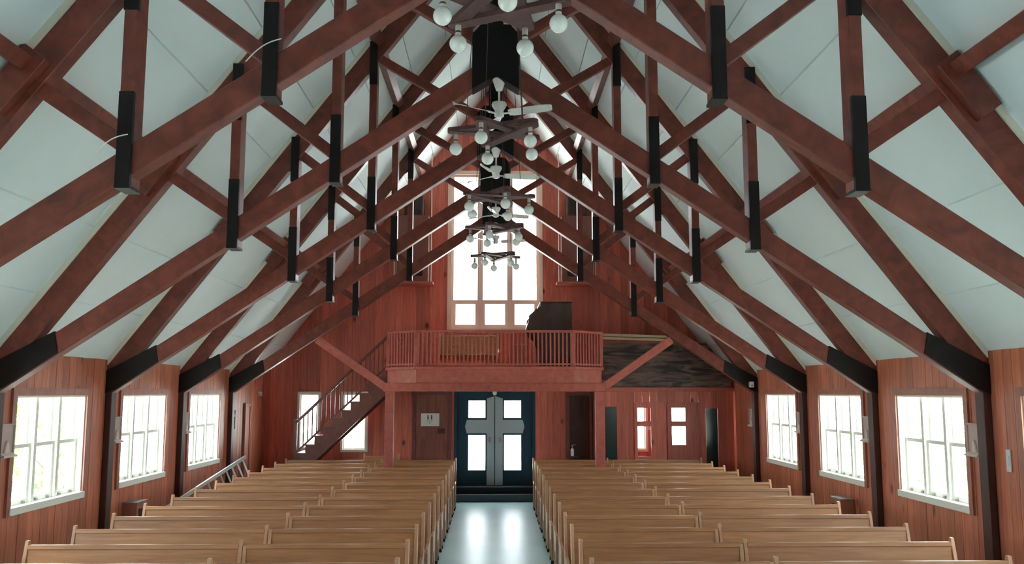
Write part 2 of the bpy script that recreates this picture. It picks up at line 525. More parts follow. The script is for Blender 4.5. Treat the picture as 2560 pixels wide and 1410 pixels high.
def make_truss():
    t = thing('roof_truss')
    k = math.sqrt(1 + SL * SL)
    for s in (-1, 1):
        # wall post
        box('wall_post', 'post_timber', *sorted((s * (HW - .105), s * (HW - .021))), .02, .18, 0, 2.45, t, .006)
        # rafter with its cream packing board up to the ceiling
        dz = .235 * k
        raf = MB().prism([(s * 5.12, raft_z(5.12)), (s * .0, RAFT), (s * .0, RAFT - dz), (s * 5.0, raft_z(5.0) - dz), (s * 5.12, raft_z(5.12) - .12)], .025, .175).build('rafter', 'timber', t, .006)
        MB().prism([(s * 5.12, raft_z(5.12) - .01), (0, RAFT - .01), (0, CEIL), (s * 5.12, CEIL - SL * 5.12)], .005, .195).build('packing_board', 'cap_cream', raf)
        # lower chord
        dz = .205 * math.sqrt(1 + CHS * CHS)
        ch = MB().prism([(s * 5.10, chord_z(5.10)), (0, CH0), (0, CH0 + dz), (s * 5.10, chord_z(5.10) + dz)], .02, .18).build('lower_chord', 'timber', t, .008)
        MB().prism([(s * 5.13, chord_z(5.13) + .05), (s * 4.99, chord_z(4.99) + .012), (s * 4.46, chord_z(4.46) + .012), (s * 4.50, chord_z(4.5) + dz + .015), (s * 5.13, chord_z(5.13) + dz + .10)], .008, .192).build('foot_strap', 'strap_black', ch)
        # hangers with black straps at both ends
        for i, hx in enumerate(HX):
            zt = raft_z(hx) - .03; zf = chord_z(hx) - .05
            hg = box('hanger', 'timber', *sorted((s * (hx - .05), s * (hx + .05))), .0, .2, zf, zt, t, .005)
            box('strap', 'strap_black', *sorted((s * (hx - .054), s * (hx + .054))), -.008, .03, zf - .01, zf + .72, hg)
            box('strap', 'strap_black', *sorted((s * (hx - .054), s * (hx + .054))), -.008, .03, zt - .62, zt, hg)
            box('strap_foot', 'strap_black', *sorted((s * (hx - .056), s * (hx + .056))), -.009, .208, zf - .012, zf + .012, hg)
        # struts, rafter to the feet of hangers and to the king post
        for p, q in (((3.40, 4.60), (2.76, 4.17)), ((2.66, 5.58), (1.72, 4.86)), ((1.66, 6.99), (.18, 6.11))):
            MB().prism(bar2((s * p[0], p[1]), (s * q[0], q[1]), .118), .055, .145).build('strut', 'timber', t, .005)
        # cleat under the purlin, on the altar face of the rafter
        a = Vector((s * 3.47, raft_z(3.47) + .03)); d = Vector((s * 1, -SL)).normalized(); n = Vector((-d.y * s, d.x * s)); n = -n if n.y > 0 else n
        b = a + d * .52
        MB().prism([(a.x, a.y), (b.x, b.y), (b.x + n.x * .2, b.y + n.y * .2), (a.x + n.x * .2, a.y + n.y * .2)], -.065, .025).build('cleat', 'timber', t, .005)
    kp = box('king_post', 'king_black', -.085, .085, .03, .17, 6.0, RAFT - .25, t, .005)
    MB().prism([(-.25, chord_z(.25) - .0), (0, CH0 - .015), (.25, chord_z(.25) - .0), (.25, 6.16), (.16, 6.27), (-.16, 6.27), (-.25, 6.16)], -.006, .206).build('gusset', 'king_black', t)
    return t


tr = make_truss()
for i in range(5):
    o = tr if i == 0 else copy_tree(tr)
    o.location = (0, TY[i], 0)
    tag(o, 'red timber ' + TLAB[i], 'roof truss', 'scissor roof trusses')

for s, sd in ((-1, 'stair'), (1, 'panelled room')):
    for px, lv in ((3.56, 'lower'), (1.71, 'upper')):
        c = Vector((s * px, CEIL - SL * px)); d = Vector((s, -SL)).normalized(); n = Vector((SL * s, 1)).normalized()
        c = c - n * .004
        pts = [c + d * .06, c - d * .06, c - d * .06 - n * .15, c + d * .06 - n * .15]
        o = MB().prism([(p.x, p.y) for p in pts], YF + .02, YB - .03).build('purlin', 'timber', None, .004)
        tag(o, 'long dark red %s purlin under the ceiling slope on the %s side' % (lv, sd), 'beam', 'roof purlins')
tag(box('ridge_beam', 'timber', -.10, .10, YF + .02, YB - .03, 8.95, 9.25, None, .005), 'long dark timber ridge beam along the peak of the ceiling', 'beam')

# loose white cables on the altar face of the fifth truss
for x0, z0, x1, z1, lab in ((-1.86, 4.79, -1.60, 4.97, 'thin white cable looped past the upper hanger foot of the fifth truss'),
                            (-2.92, 4.09, -2.70, 4.23, 'thin white cable looped past the lower hanger foot of the fifth truss')):
    cu = MB(); pv = None
    for k in range(9):
        f = k / 8
        p = Vector((x0 + (x1 - x0) * f, TY[0] - .016 - .03 * math.sin(math.pi * f), z0 + (z1 - z0) * f + .02 * math.sin(math.pi * f)))
        if pv: cu.cyl(pv, p, .0045, n=6)
        pv = p
    tag(cu.build('cable', 'white_cable'), lab, 'cable')


# ------------------------------------------------------------------ pews
def make_pew(x0, x1, low=0):
    """origin at the floor under the pew's middle; faces -Y; end panels' top lies at y = +0.25"""
    w = (x1 - x0) / 2
    t = thing('pew')
    prof = [(-.235, .0), (-.175, .0), (-.160, .30), (.055, .30), (.085, .0), (.150, .0), (.190, .42), (.282, .955), (.270, 1.0), (.232, 1.0),
            (.195, .86), (.135, .60), (.06, .545), (-.09, .535), (-.20, .515), (-.235, .47)]
    for s in (-1, 1):
        pr = [(py, min(pz, .95)) if pz < .99 else (py - .012, .955) for py, pz in prof] if s == low else prof   # end hidden against the next pew is flush
        e = MB().prism(pr, s * w - .017, s * w + .017, 'X').build('end_panel', 'pew_end_wood', t, .004)
        box('foot', 'rubber', s * w - .018, s * w + .018, -.238, -.170, 0, .05, e)
        box('foot', 'rubber', s * w - .018, s * w + .018, .082, .158, 0, .05, e)
    a = w - .017
    MB().prism([(-.235, .415), (.13, .40), (.13, .432), (-.235, .447)], -a, a, 'X').build('seat', 'pew_wood', t, .004)
    MB().prism([(.135, .45), (.160, .445), (.250, .945), (.225, .952)], -a, a, 'X').build('backrest', 'pew_wood', t, .003)
    MB().prism([(.205, .925), (.252, .922), (.262, .962), (.212, .964)], -a, a, 'X').build('top_rail', 'pew_wood', t, .004)
    box('apron', 'pew_wood', -a, a, .10, .125, .30, .40, t)
    return t


ORDW = ['first', 'second', 'third', 'fourth', 'fifth', 'sixth', 'seventh', 'eighth', 'ninth', 'tenth', 'eleventh', 'twelfth', 'thirteenth']
ROWY = [7.62 + .935 * k for k in range(13)]
for s, sd in ((-1, 'stair side'), (1, 'panelled room side')):
    for a, b, pos, grp in ((.80, 2.285, 'beside the aisle', 'aisle pews'), (2.327, 4.27, 'by the window wall', 'window wall pews')):
        x0, x1 = sorted((s * a, s * b))
        proto = None
        for k, y in enumerate(ROWY):
            o = make_pew(x0, x1, s if a < 1 else 0) if proto is None else copy_tree(proto)
            proto = proto or o
            o.location = ((x0 + x1) / 2 + random.uniform(-.003, .003), y - .25 + random.uniform(-.012, .012), 0)
            tag(o, 'honey oak pew %s, %s row from the entrance, %s' % (pos, ORDW[12 - k], sd), 'pew', grp + ' on the ' + sd)

# short bench behind the gallery post
o = make_pew(-2.74, -2.02); o.name = 'bench'
o.location = (-2.38, 19.0 + .05, 0); o.scale = (1, 1, 1.06)
tag(o, 'short oak bench standing behind the gallery post near the stair', 'bench')

# ------------------------------------------------------------------ gallery
GZ0, GZ1, GRAIL = 2.525, 2.83, 3.52
GY, GC, GX0, GX1 = 17.12, 17.66, 1.49, 2.09
gal = thing('gallery', 'red timber gallery over the entrance with canted front, balustrade, posts and braces', 'gallery')
outl = [(-GX1, YB - .03), (-GX1, GC), (-GX0, GY), (GX0, GY), (GX1, GC), (GX1, YB - .03)]
MB().prism([(-GX1 + .05, YB - .03), (-GX1 + .05, GC), (-GX0 + .05, GY + .06), (GX0 - .05, GY + .06), (GX1 - .05, GC), (GX1 - .05, YB - .03)], GZ0 + .05, GZ1 - .06, 'Z').build('deck', 'gallery_wood', gal)


def seg_box(p, q, y_in, y_out, z0, z1, name, mat, parent, bev=.004, ext=0.0):
    """box along the plan line p-q; y_in/y_out offsets to the inside / outside of the line"""
    p = Vector(p); q = Vector(q); d = (q - p).normalized(); n = Vector((-d.y, d.x))
    p = p - d * ext; q = q + d * ext
    pts = [p + n * y_in, q + n * y_in, q - n * y_out, p - n * y_out]
    return MB().prism([(v.x, v.y) for v in pts], z0, z1, 'Z').build(name, mat, parent, bev)


for p, q in zip(outl[:-1], outl[1:]):
    p, q = Vector(p), Vector(q)
    fz = seg_box(p, q, .05, .0, GZ0, GZ1 - .06, 'fascia', 'gallery_wood', gal, .0)
    seg_box(p, q, .08, .045, GZ1 - .06, GZ1, 'ledge', 'gallery_wood', gal, .008, .012)
    seg_box(p, q, .035, .025, GRAIL - .045, GRAIL, 'handrail', 'gallery_wood', gal, .006, .01)
    seg_box(p, q, .025, .010, GZ1 + .03, GZ1 + .06, 'bottom_rail', 'gallery_wood', gal, .0)
    L = (q - p).length
    n = max(2, round(L / .0775)); d = (q - p).normalized(); nn = Vector((-d.y, d.x))
    proto = None
    for k in range(n):
        c = p + d * (L * (k + .5) / n) + nn * .008
        if abs(p.x - q.x) < .01 and p.x < 0 and c.y > 19.05: continue
        if proto is None:
            proto = MB().box(-.0145, .0145, -.0145, .0145, GZ1, GRAIL - .045).build('baluster', 'gallery_wood', gal)
            proto.location = (c.x, c.y, 0); proto.rotation_euler = (0, 0, math.atan2(d.y, d.x))
        else:
            b = proto.copy(); COL.objects.link(b); b.parent = gal; b.location = (c.x, c.y, 0)
for p in outl[1:-1]:
    MB().box(p[0] - .03, p[0] + .03, p[1] - .01, p[1] + .05, GZ1, GRAIL - .045).build('newel', 'gallery_wood', gal, .004)
PY = TY[4] + .02
box('cross_beam', 'gallery_wood', -2.16, 2.16, PY, PY + .16, 2.36, GZ0 - .001, gal, .006)
for s in (-1, 1):
    box('support_post', 'gallery_wood', *sorted((s * 1.955, s * 2.12)), PY, PY + .16, 0, 2.36, gal, .006)
    MB().prism(bar2((s * 2.06, 2.40), (s * 3.47, 3.37), .15), PY + .03, PY + .13).build('brace', 'gallery_wood', gal, .006)

# pew and organ standing on the gallery floor
gp = make_pew(-1.14, .07); gp.name = 'pew'
gp.location = (-.535, 18.6, GZ1 - .06 - 0); gp.scale = (1, 1, .78)
tag(gp, 'short oak pew standing on the gallery floor behind the balustrade', 'pew')

og = thing('organ', 'dark brown upright organ console seen side-on on the gallery', 'organ')
oz = GZ1 - .06
ox = lambda px: (px - 1237) * 18.2 / F_PX
oZ = lambda py: EYE + (980 - py) * 18.2 / F_PX * 1.012
prof = [(ox(1353), oZ(760)), (ox(1429), oZ(760)), (ox(1431), oZ(790)), (ox(1434), oz), (ox(1349), oz), (ox(1347), oZ(866)), (ox(1340), oZ(848)), (ox(1326), oZ(836)),
        (ox(1321), oZ(822)), (ox(1322), oZ(792)), (ox(1334), oZ(781)), (ox(1352), oZ(768))]
MB().prism(prof, 18.2, 18.24).build('side_panel', 'organ_wood', og, .006)
MB().prism(prof, 19.46, 19.5).build('side_panel', 'organ_wood', og, .006)
inn = [(ox(1356), oZ(764)), (ox(1428), oZ(764)), (ox(1430), oz), (ox(1353), oz), (ox(1353), oZ(815)), (ox(1330), oZ(812)), (ox(1330), oZ(795)), (ox(1340), oZ(783)), (ox(1356), oZ(772))]
MB().prism(inn, 18.24, 19.46).build('case', 'organ_wood', og)
box('lid', 'organ_wood', ox(1350), ox(1431), 18.17, 19.53, oZ(760), oZ(760) + .025, og, .006)
MB().prism([(ox(1316), oZ(822)), (ox(1322), oZ(804)), (ox(1325), oZ(806)), (ox(1321), oZ(823))], 18.26, 19.44).build('keyboard_lip', 'organ_wood', og)
MB().prism([(ox(1333), oZ(783)), (ox(1342), oZ(772)), (ox(1344), oZ(774)), (ox(1336), oZ(785))], 18.3, 19.4).build('music_rest', 'organ_wood', og)
ob = thing('organ_bench', 'small wooden organ bench in front of the organ console on the gallery', 'bench')
box('seat', 'trim_wood', .38, .70, 18.35, 19.25, oz + .52, oz + .56, ob, .004)
for yy in (18.4, 19.16):
    box('side', 'trim_wood', .42, .66, yy, yy + .04, oz, oz + .52, ob)

# ------------------------------------------------------------------ speaker cabinets on hanging shelves
for s, sd in ((-1, 'stair'), (1, 'panelled room')):
    sh = thing('hanging_shelf', 'red wooden shelf hung on pale ropes on the end wall, %s side' % sd, 'shelf', group='hanging shelves')
    box('board', 'gallery_wood', *sorted((s * 1.36, s * 2.30)), 19.62, 20.17, 4.71, 4.76, sh, .008)
    for xx, yy in ((1.41, 19.66), (1.45, 20.1), (2.22, 19.66), (2.22, 20.1)):
        zt = CEIL - SL * xx - .01
        MB().cyl((s * xx, yy, 4.70), (s * xx, yy, zt), .010, n=8).build('rope', 'rope', sh)
    sp = thing('speaker_cabinet', 'large reddish brown speaker cabinet standing on the hanging shelf, %s side' % sd, 'speaker', group='large speaker cabinets')
    MB().box(*sorted((s * 1.47, s * 2.17)), 19.66, 20.15, 4.76, 6.24).build('case', 'speaker_wood', sp, .01)
    box('grille', 'grille', *sorted((s * 1.60, s * 1.88)), 19.652, 19.665, 4.88, 5.05, sp)
    s2 = thing('speaker_cabinet', 'smaller dark speaker cabinet set on top of the large one, %s side' % sd, 'speaker', group='small speaker cabinets')
    MB().box(*sorted((s * 1.60, s * 2.02)), 19.7, 20.15, 6.24, 6.68).build('case', 'shade_dark', s2, .01)
    box('front', 'grille', *sorted((s * 1.65, s * 1.97)), 19.692, 19.705, 6.29, 6.63, s2)

# ------------------------------------------------------------------ stair to the gallery
NST = 16
SX0, SX1 = -5.06, -2.11
RUN = (SX1 - SX0) / NST; RISE = (GZ1 - .0) / NST
SY0, SY1 = 19.12, 20.0
st = thing('staircase', 'dark red wooden stair with balustrade climbing along the end wall to the gallery', 'staircase')
saw = []
for k in range(NST):
    saw += [(SX0 + RUN * k, RISE * k), (SX0 + RUN * k, RISE * (k + 1))]
saw += [(SX1, RISE * NST)]
bot = [(SX1, RISE * NST - .36), (SX0 + .33, 0)]
for y0 in (SY0 + .03, SY1 - .05):
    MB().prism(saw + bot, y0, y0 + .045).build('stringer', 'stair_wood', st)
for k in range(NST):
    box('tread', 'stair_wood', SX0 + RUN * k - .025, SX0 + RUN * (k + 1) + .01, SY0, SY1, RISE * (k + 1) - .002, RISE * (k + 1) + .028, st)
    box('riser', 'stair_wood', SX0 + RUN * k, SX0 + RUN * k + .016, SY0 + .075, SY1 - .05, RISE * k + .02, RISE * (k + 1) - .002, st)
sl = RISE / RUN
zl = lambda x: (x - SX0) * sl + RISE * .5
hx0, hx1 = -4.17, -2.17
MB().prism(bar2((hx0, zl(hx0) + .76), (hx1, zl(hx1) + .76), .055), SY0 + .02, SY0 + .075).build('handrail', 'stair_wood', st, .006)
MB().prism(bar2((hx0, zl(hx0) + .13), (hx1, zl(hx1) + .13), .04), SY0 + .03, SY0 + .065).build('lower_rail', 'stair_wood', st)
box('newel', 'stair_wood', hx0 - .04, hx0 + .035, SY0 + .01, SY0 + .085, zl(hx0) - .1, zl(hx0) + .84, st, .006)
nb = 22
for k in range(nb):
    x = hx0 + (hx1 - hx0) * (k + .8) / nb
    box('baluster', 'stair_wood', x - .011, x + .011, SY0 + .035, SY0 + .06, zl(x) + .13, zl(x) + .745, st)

# ------------------------------------------------------------------ entrance doors and steps
stp = thing('entrance_step', 'low grey steps in front of the dark blue entrance doors', 'step')
box('lower_step', 'step_grey', -.89, .89, 19.80, YB - .03, 0, .155, stp, .006)
box('upper_step', 'step_dark', -.89, .89, 19.98, YB - .03, .155, .30, stp, .006)
box('nosing', 'step_grey', -.86, .86, 19.965, 20.0, .285, .305, stp, .004)
d1 = thing('door_1', kind='structure')
for p in ((-.90, -.84, .30, 2.36), (.84, .90, .30, 2.36), (-.84, .84, 2.30, 2.36)):
    box('frame', 'door_blue', p[0], p[1], YB - .03, YB + .15, p[2], p[3], d1)
dx = lambda px: (px - 1236) * 20.2 / F_PX
dz = lambda py: EYE + (980 - py) * 20.2 / F_PX * 1.004
dy = YB + .03
zl0, zl1, zu0, zu1 = dz(1170), dz(1085), dz(1043), dz(1001)
for s in (-1, 1):
    mb = MB()
    a, b = .0015, .842
    g0, g1 = .21, .585
    for r in ((a, g0, .305, 2.298), (g1, b, .305, 2.298), (g0, g1, .305, zl0), (g0, g1, zl1, zu0), (g0, g1, zu1, 2.298)):
        mb.box(*sorted((s * r[0], s * r[1])), dy, dy + .05, r[2], r[3])
    leaf = mb.build('door_leaf', 'door_blue', d1)
    for q0, q1 in ((zl0, zl1), (zu0, zu1)):
        box('pane', 'window_glass', *sorted((s * g0, s * g1)), dy + .022, dy + .027, q0, q1, leaf)
    box('light_stop', 'door_blue', *sorted((s * .80, s * .85)), dy + .05, dy + .08, .30, 2.30, leaf)  # added behind the leaf to block daylight at the jamb gap
    # half of the painted cross on each leaf
    zt = dz(990); za0, za1 = dz(1081), dz(1048)
    MB().prism([(s * .008, .315), (s * .178, .315), (s * .178, zt - .055), (s * .008, zt)], dy - .02, dy).build('cross_upright', 'cross_grey', leaf)
    MB().prism([(s * .178, za0), (s * .62, za0), (s * .66, (za0 + za1) / 2), (s * .62, za1), (s * .178, za1)], dy - .02, dy).build('cross_arm', 'cross_grey', leaf)
    box('pull_handle', 'chrome', *sorted((s * .10, s * .12)), dy - .05, dy - .02, 1.25, 1.36, leaf)
box('leak_block', 'step_dark', -.90, .90, YB - .029, YB + .16, 0, .303, d1)  # added block that keeps outside light from passing under the leaves
box('meeting_light_stop', 'door_blue', -.03, .03, dy + .051, dy + .065, .30, 2.30, d1)  # added strip behind the leaves, blocks light at the centre split
box('head_light_stop', 'door_blue', -.85, .85, dy + .051, dy + .08, 2.27, 2.32, d1)  # added strip behind the leaves, blocks light along the head
portal((0, YB + .2, 1.4), (-math.pi / 2, 0, 0), 1.3, 1.9)
dl = thing('door_lamp', 'small round white lamp above the cross on the entrance doors', 'lamp')
MB().lathe([(.001, -.06), (.035, -.05), (.052, -.015), (.05, .02), (.036, .045)], (0, YB - .06, 2.335), 16).build('globe', 'opal', dl, smooth=True)
box('base', 'socket_white', -.045, .045, YB - .11, YB - .03, 2.375, 2.40, dl, .004)

# flush door with the paper sign, left of the entrance; dark door right of it
d2 = thing('door_2', kind='structure')
box('door_leaf', 'flush_door', -1.74, -1.03, YB - .055, YB - .022, 0, 2.30, d2, .003)
for p in ((-1.82, -1.74, 0, 2.30), (-1.03, -.95, 0, 2.30), (-1.82, -.95, 2.30, 2.37)):
    box('frame', 'stair_wood', p[0], p[1], YB - .07, YB - .022, p[2], p[3], d2, .004)
d3 = thing('door_3', kind='structure')
box('door_leaf', 'dark_door', 1.66, 2.10, YB - .05, YB - .022, 0, 2.27, d3, .003)
for p in ((1.58, 1.66, 0, 2.27), (2.10, 2.16, 0, 2.27), (1.58, 2.16, 2.27, 2.34)):
    box('frame', 'stair_wood', p[0], p[1], YB - .07, YB - .022, p[2], p[3], d3, .004)
sg = thing('paper_sign', 'white paper sign with two small black figures on the door beside the entrance', 'sign')
ys = YB - .055
box('sheet', 'paper', -1.63, -1.225, ys - .006, ys - .001, 1.60, 1.88, sg)
for xx in (-1.475, -1.395):
    fg = MB()
    fg.lathe([(.001, 0), (.011, .004), (.014, .014), (.011, .024), (.001, .028)], (xx, ys - .008, 1.815), 10)
    fg.prism([(xx - .017, 1.772), (xx + .017, 1.772), (xx + .012, 1.812), (xx - .012, 1.812)], ys - .009, ys - .0065)
    fg.box(xx - .011, xx - .002, ys - .009, ys - .0065, 1.74, 1.772); fg.box(xx + .002, xx + .011, ys - .009, ys - .0065, 1.74, 1.772)
    fg.build('figure', 'ink', sg)
for zz, ww in ((1.728, .085), (1.706, .065)):
    tl = MB(); x = -1.435 - ww
    while x < -1.435 + ww:
        l = random.uniform(.012, .03); tl.box(x, min(x + l, -1.435 + ww), ys - .008, ys - .0065, zz - .005, zz + .005); x += l + .008
    tl.build('text_line', 'ink_pale', sg)
MB().prism([(-1.448, 1.65), (-1.422, 1.65), (-1.418, 1.668), (-1.435, 1.685), (-1.452, 1.668)], ys - .008, ys - .0065).build('mark', 'ink_pale', sg)
pl = thing('door_plate', 'small dark plate under the paper sign', 'plate')
box('plate', 'shade_dark', -1.25, -1.10, ys - .012, ys - .001, 1.44, 1.55, pl, .003)
for zz in (1.46, 1.53):
    box('screw', 'chrome', -1.178, -1.172, ys - .015, ys - .012, zz - .003, zz + .003, pl)

# pump bottle on a slim dark stand by the dark door
sd = thing('stand', 'slim dark stand carrying the pump bottle beside the dark door', 'stand')
box('top', 'shade_dark', 1.56, 1.80, 19.62, 19.86, .95, .975, sd, .004)
box('column', 'shade_dark', 1.655, 1.705, 19.715, 19.765, .03, .95, sd)
box('base', 'shade_dark', 1.55, 1.81, 19.61, 19.87, 0, .03, sd, .004)
bt = thing('pump_bottle', 'pale pump bottle with a spout on a slim dark stand', 'bottle')
MB().lathe([(.034, 0), (.038, .01), (.038, .13), (.028, .155), (.014, .165)], (1.68, 19.74, .975), 16).build('body', 'plastic_white', bt, smooth=True)
pm = MB(); pm.cyl((1.68, 19.74, 1.14), (1.68, 19.74, 1.195), .009); pm.prism([(1.655, 1.19), (1.70, 1.195), (1.76, 1.222), (1.757, 1.23), (1.69, 1.212), (1.655, 1.207)], 19.73, 19.75)
pm.build('pump', 'metal_grey', bt)

# ------------------------------------------------------------------ partition of the panelled room (right), its doors and the veneer panel above
PYW = 19.30
PH = [(2.98, 3.62, 0, 2.12), (3.68, 4.34, 0, 2.12), (2.34, 2.60, .60, 2.04), (4.49, 4.75, .60, 2.0)]
wp = thing('wall_partition', kind='structure')
for poly in strips(breaks_for(2.22, 5.09, PH, .15), lambda u: 2.36, PH):
    d = random.uniform(0, .004)
    p2 = [(poly[0][0] + .002, poly[0][1]), (poly[1][0] - .002, poly[1][1]), (poly[2][0] - .002, poly[2][1]), (poly[3][0] + .002, poly[3][1])]
    MB().prism(p2, PYW - d, PYW + .03).build('board', 'end_board', wp)
box('backing', 'end_board', 2.22, 2.34, PYW + .03, PYW + .06, 0, 2.36, wp)
box('top_plate', 'gallery_wood', 2.20, 5.10, PYW - .03, PYW + .09, 2.36, 2.45, wp, .005)
box('return_side', 'end_board', 2.18, 2.22, PYW, YB - .03, 0, 2.40, wp)
MB().box(2.20, 5.12, PYW + .09, YB - .03, 2.40, 2.44).build('lid', 'end_board', wp)
for g in PH[2:]:
    box('sidelight', 'teal_glass', g[0] + .005, g[1] - .005, PYW + .008, PYW + .014, g[2], g[3], wp)
PZ = ((1.245, 1.625), (1.735, 2.015))
for n, (a, b, gx0, gx1, low) in enumerate(((2.99, 3.61, 3.03, 3.315, 1.0), (3.69, 4.33, 3.76, 4.055, 1.235))):
    dd = thing('door_%d' % (4 + n), kind='structure')
    mb = MB(); z1, z2, z3, z4 = low, 1.625, 1.735, 2.015
    a -= .025; b += .022
    for r in ((a, gx0, .005, 2.135), (gx1, b, .005, 2.135), (gx0, gx1, .005, z1), (gx0, gx1, z2, z3), (gx0, gx1, z4, 2.135)):
        mb.box(r[0], r[1], PYW - .035, PYW - .005, r[2], r[3])
    leaf = mb.build('door_leaf', 'end_board', dd)
    for q0, q1 in ((z1, z2), (z3, z4)):
        box('pane', 'window_glass', gx0, gx1, PYW - .022, PYW - .018, q0, q1, leaf)
    hxx = b - .05 if n == 0 else a + .05
    MB().lathe([(.001, -.03), (.02, -.025), (.024, -.008), (.012, .004), (.01, .02)], (0, 0, 0), 12).build('knob', 'chrome', leaf, smooth=True)
    kn = leaf.children[-1]; kn.rotation_euler = (-math.pi / 2, 0, 0); kn.location = (hxx, PYW - .055, 1.0)
# wavy dark veneer above the partition, up to the roof slope
xr = 5.08
vp = MB().prism([(2.25, 2.46), (xr, 2.46), (xr, CEIL - SL * xr - .12), (4.55, 3.40), (2.25, 3.40)], PYW + .02, PYW + .04).build('veneer_panel', 'veneer')
tag(vp, 'dark wood panel with wavy grain above the panelled room', 'panel')
for k, (z0, z1, x0, x1, tl) in enumerate(((3.475, 3.53, 2.20, 4.05, -.055), (3.545, 3.60, 2.16, 4.02, -.055))):
    o = MB().prism([(x0, z0), (x1, z0 + tl), (x1, z1 + tl), (x0, z1)], PYW - .06, PYW + .06).build('plank', 'pale_wood', None, .004)
    tag(o, ('lower' if k == 0 else 'upper') + ' of two pale bare planks laid above the dark wavy panel', 'plank', 'pale planks')
o = box('ledger', 'gallery_wood', 2.12, 4.08, PYW - .02, PYW + .10, 3.402, 3.42); tag(o, 'thin red ledger strip between the wavy panel and the pale planks', 'ledger')

# side door in the last bay of the stair side
d6 = thing('door_6', kind='structure')
xw = -HW + .02
box('door_leaf', 'wall_board', xw, xw + .03, 18.72, 19.02, 0, 2.05, d6, .003)
for y0, y1, z0, z1 in ((18.66, 18.72, 0, 2.05), (19.02, 19.08, 0, 2.05), (18.66, 19.08, 2.05, 2.12)):
    box('frame', 'trim_wood', xw, xw + .045, y0, y1, z0, z1, d6, .003)


# ------------------------------------------------------------------ chandeliers and fans
def make_star(rot):
    t = thing('star_chandelier')
    R = .455
    tips = [Vector((R * math.cos(math.radians(rot + 72 * k)), R * math.sin(math.radians(rot + 72 * k)))) for k in range(5)]
    for k in range(5):
        p, q = tips[k], tips[(k + 2) % 5]
        d = (q - p).normalized(); n = Vector((-d.y, d.x)); p = p - d * .055; q = q + d * .055
        w = .054
        poly = [p + d * .025 + n * w, p + n * w * .4, p - n * w * .4, p + d * .025 - n * w, q - d * .025 - n * w, q - n * w * .4, q + n * w * .4, q - d * .025 + n * w]
        z = [.0, .030, .010, .040, .020][k]
        MB().prism([(v.x, v.y) for v in poly], .14 + z, .176 + z, 'Z').build('plank', 'star_wood', t)
    for k in range(5):
        c = tips[k] * .94
        so = MB().lathe([(.019, .06), (.022, .065), (.022, .15), (.012, .158)], (c.x, c.y, 0), 14).build('socket', 'socket_white', t, smooth=True)
        MB().lathe([(.0225, .082), (.0232, .084), (.0232, .094), (.0225, .096)], (c.x, c.y, 0), 14).build('ring', 'socket_ring', so)
        r = .066
        prof = [(.0005, -r)] + [(r * math.sin(math.pi * j / 12), -r * math.cos(math.pi * j / 12)) for j in range(1, 11)] + [(.021, .062), (.020, .075)]
        MB().lathe(prof, (c.x, c.y, 0), 22).build('globe', 'opal', t, smooth=True)
        wv = tips[k].normalized()
        MB().cyl((wv.x * .33, wv.y * .33, .16), (wv.x * .09, wv.y * .09 + .1, 4.15), .0045, n=6).build('wire', 'wire', t)
    return t


ORDT = ['fifth', 'fourth', 'third', 'second', 'first']
for i, rot in enumerate((-10, -40, -75, -33, -48)):
    o = make_star(rot)
    o.location = (.02, TY[i] - (.40 if i == 0 else .27), (4.91, 4.83, 4.75, 4.83, 4.79)[i])
    tag(o, 'wooden star chandelier with five white globes under the %s truss from the gallery wall' % ORDT[i], 'chandelier', 'star chandeliers')


def make_fan():
    t = thing('ceiling_fan')
    MB().lathe([(.072, 0), (.072, -.012), (.058, -.05), (.042, -.10), (.034, -.125), (.012, -.13)], (0, 0, 0), 20).build('canopy', 'fan_white', t, smooth=True)
    MB().cyl((0, 0, -.12), (0, 0, -.26), .012, n=10).build('rod', 'fan_white', t)
    MB().lathe([(.02, -.25), (.075, -.262), (.082, -.285), (.068, -.315), (.045, -.35), (.048, -.36), (.052, -.41), (.030, -.425)], (0, 0, 0), 20).build('motor', 'fan_white', t, smooth=True)
    for k in range(3):
        a = math.radians(120 * k)
        u = Vector((math.cos(a), math.sin(a))); n = Vector((-u.y, u.x))
        pts = []
        for r, w in ((.11, .030), (.16, .052), (.45, .056), (.53, .050), (.58, .034), (.60, .010)):
            pts.append((r, w))
        mb = MB(); vv = []; zb = -.385
        for up in (0, .006):
            for r, w in pts: vv.append((u.x * r + n.x * w, u.y * r + n.y * w, zb + up - .020))
            for r, w in reversed(pts): vv.append((u.x * r - n.x * w, u.y * r - n.y * w, zb + up + .020))
        m2 = len(pts) * 2
        mb.v = vv
        mb.f = [tuple(range(m2)), tuple(range(2 * m2 - 1, m2 - 1, -1))] + [(i, m2 + i, m2 + (i + 1) % m2, (i + 1) % m2) for i in range(m2)]
        bl = mb.build('blade', 'fan_white', t)
        bk = MB().prism(bar2((u.x * .03, u.y * .03), (u.x * .14, u.y * .14), .03), zb - .006, zb + .004, 'Z').build('bracket', 'fan_white', bl)
    return t


fn = make_fan()
for i, rot in ((1, -23), (2, 12), (3, 20), (4, -15)):
    o = fn if i == 1 else copy_tree(fn)
    o.location = (.04 if i == 1 else .01, TY[i] + .10, 5.695); o.rotation_euler = (0, 0, math.radians(rot))
    tag(o, 'white three-blade ceiling fan hung under the %s truss from the gallery wall' % ORDT[i], 'ceiling fan', 'ceiling fans')


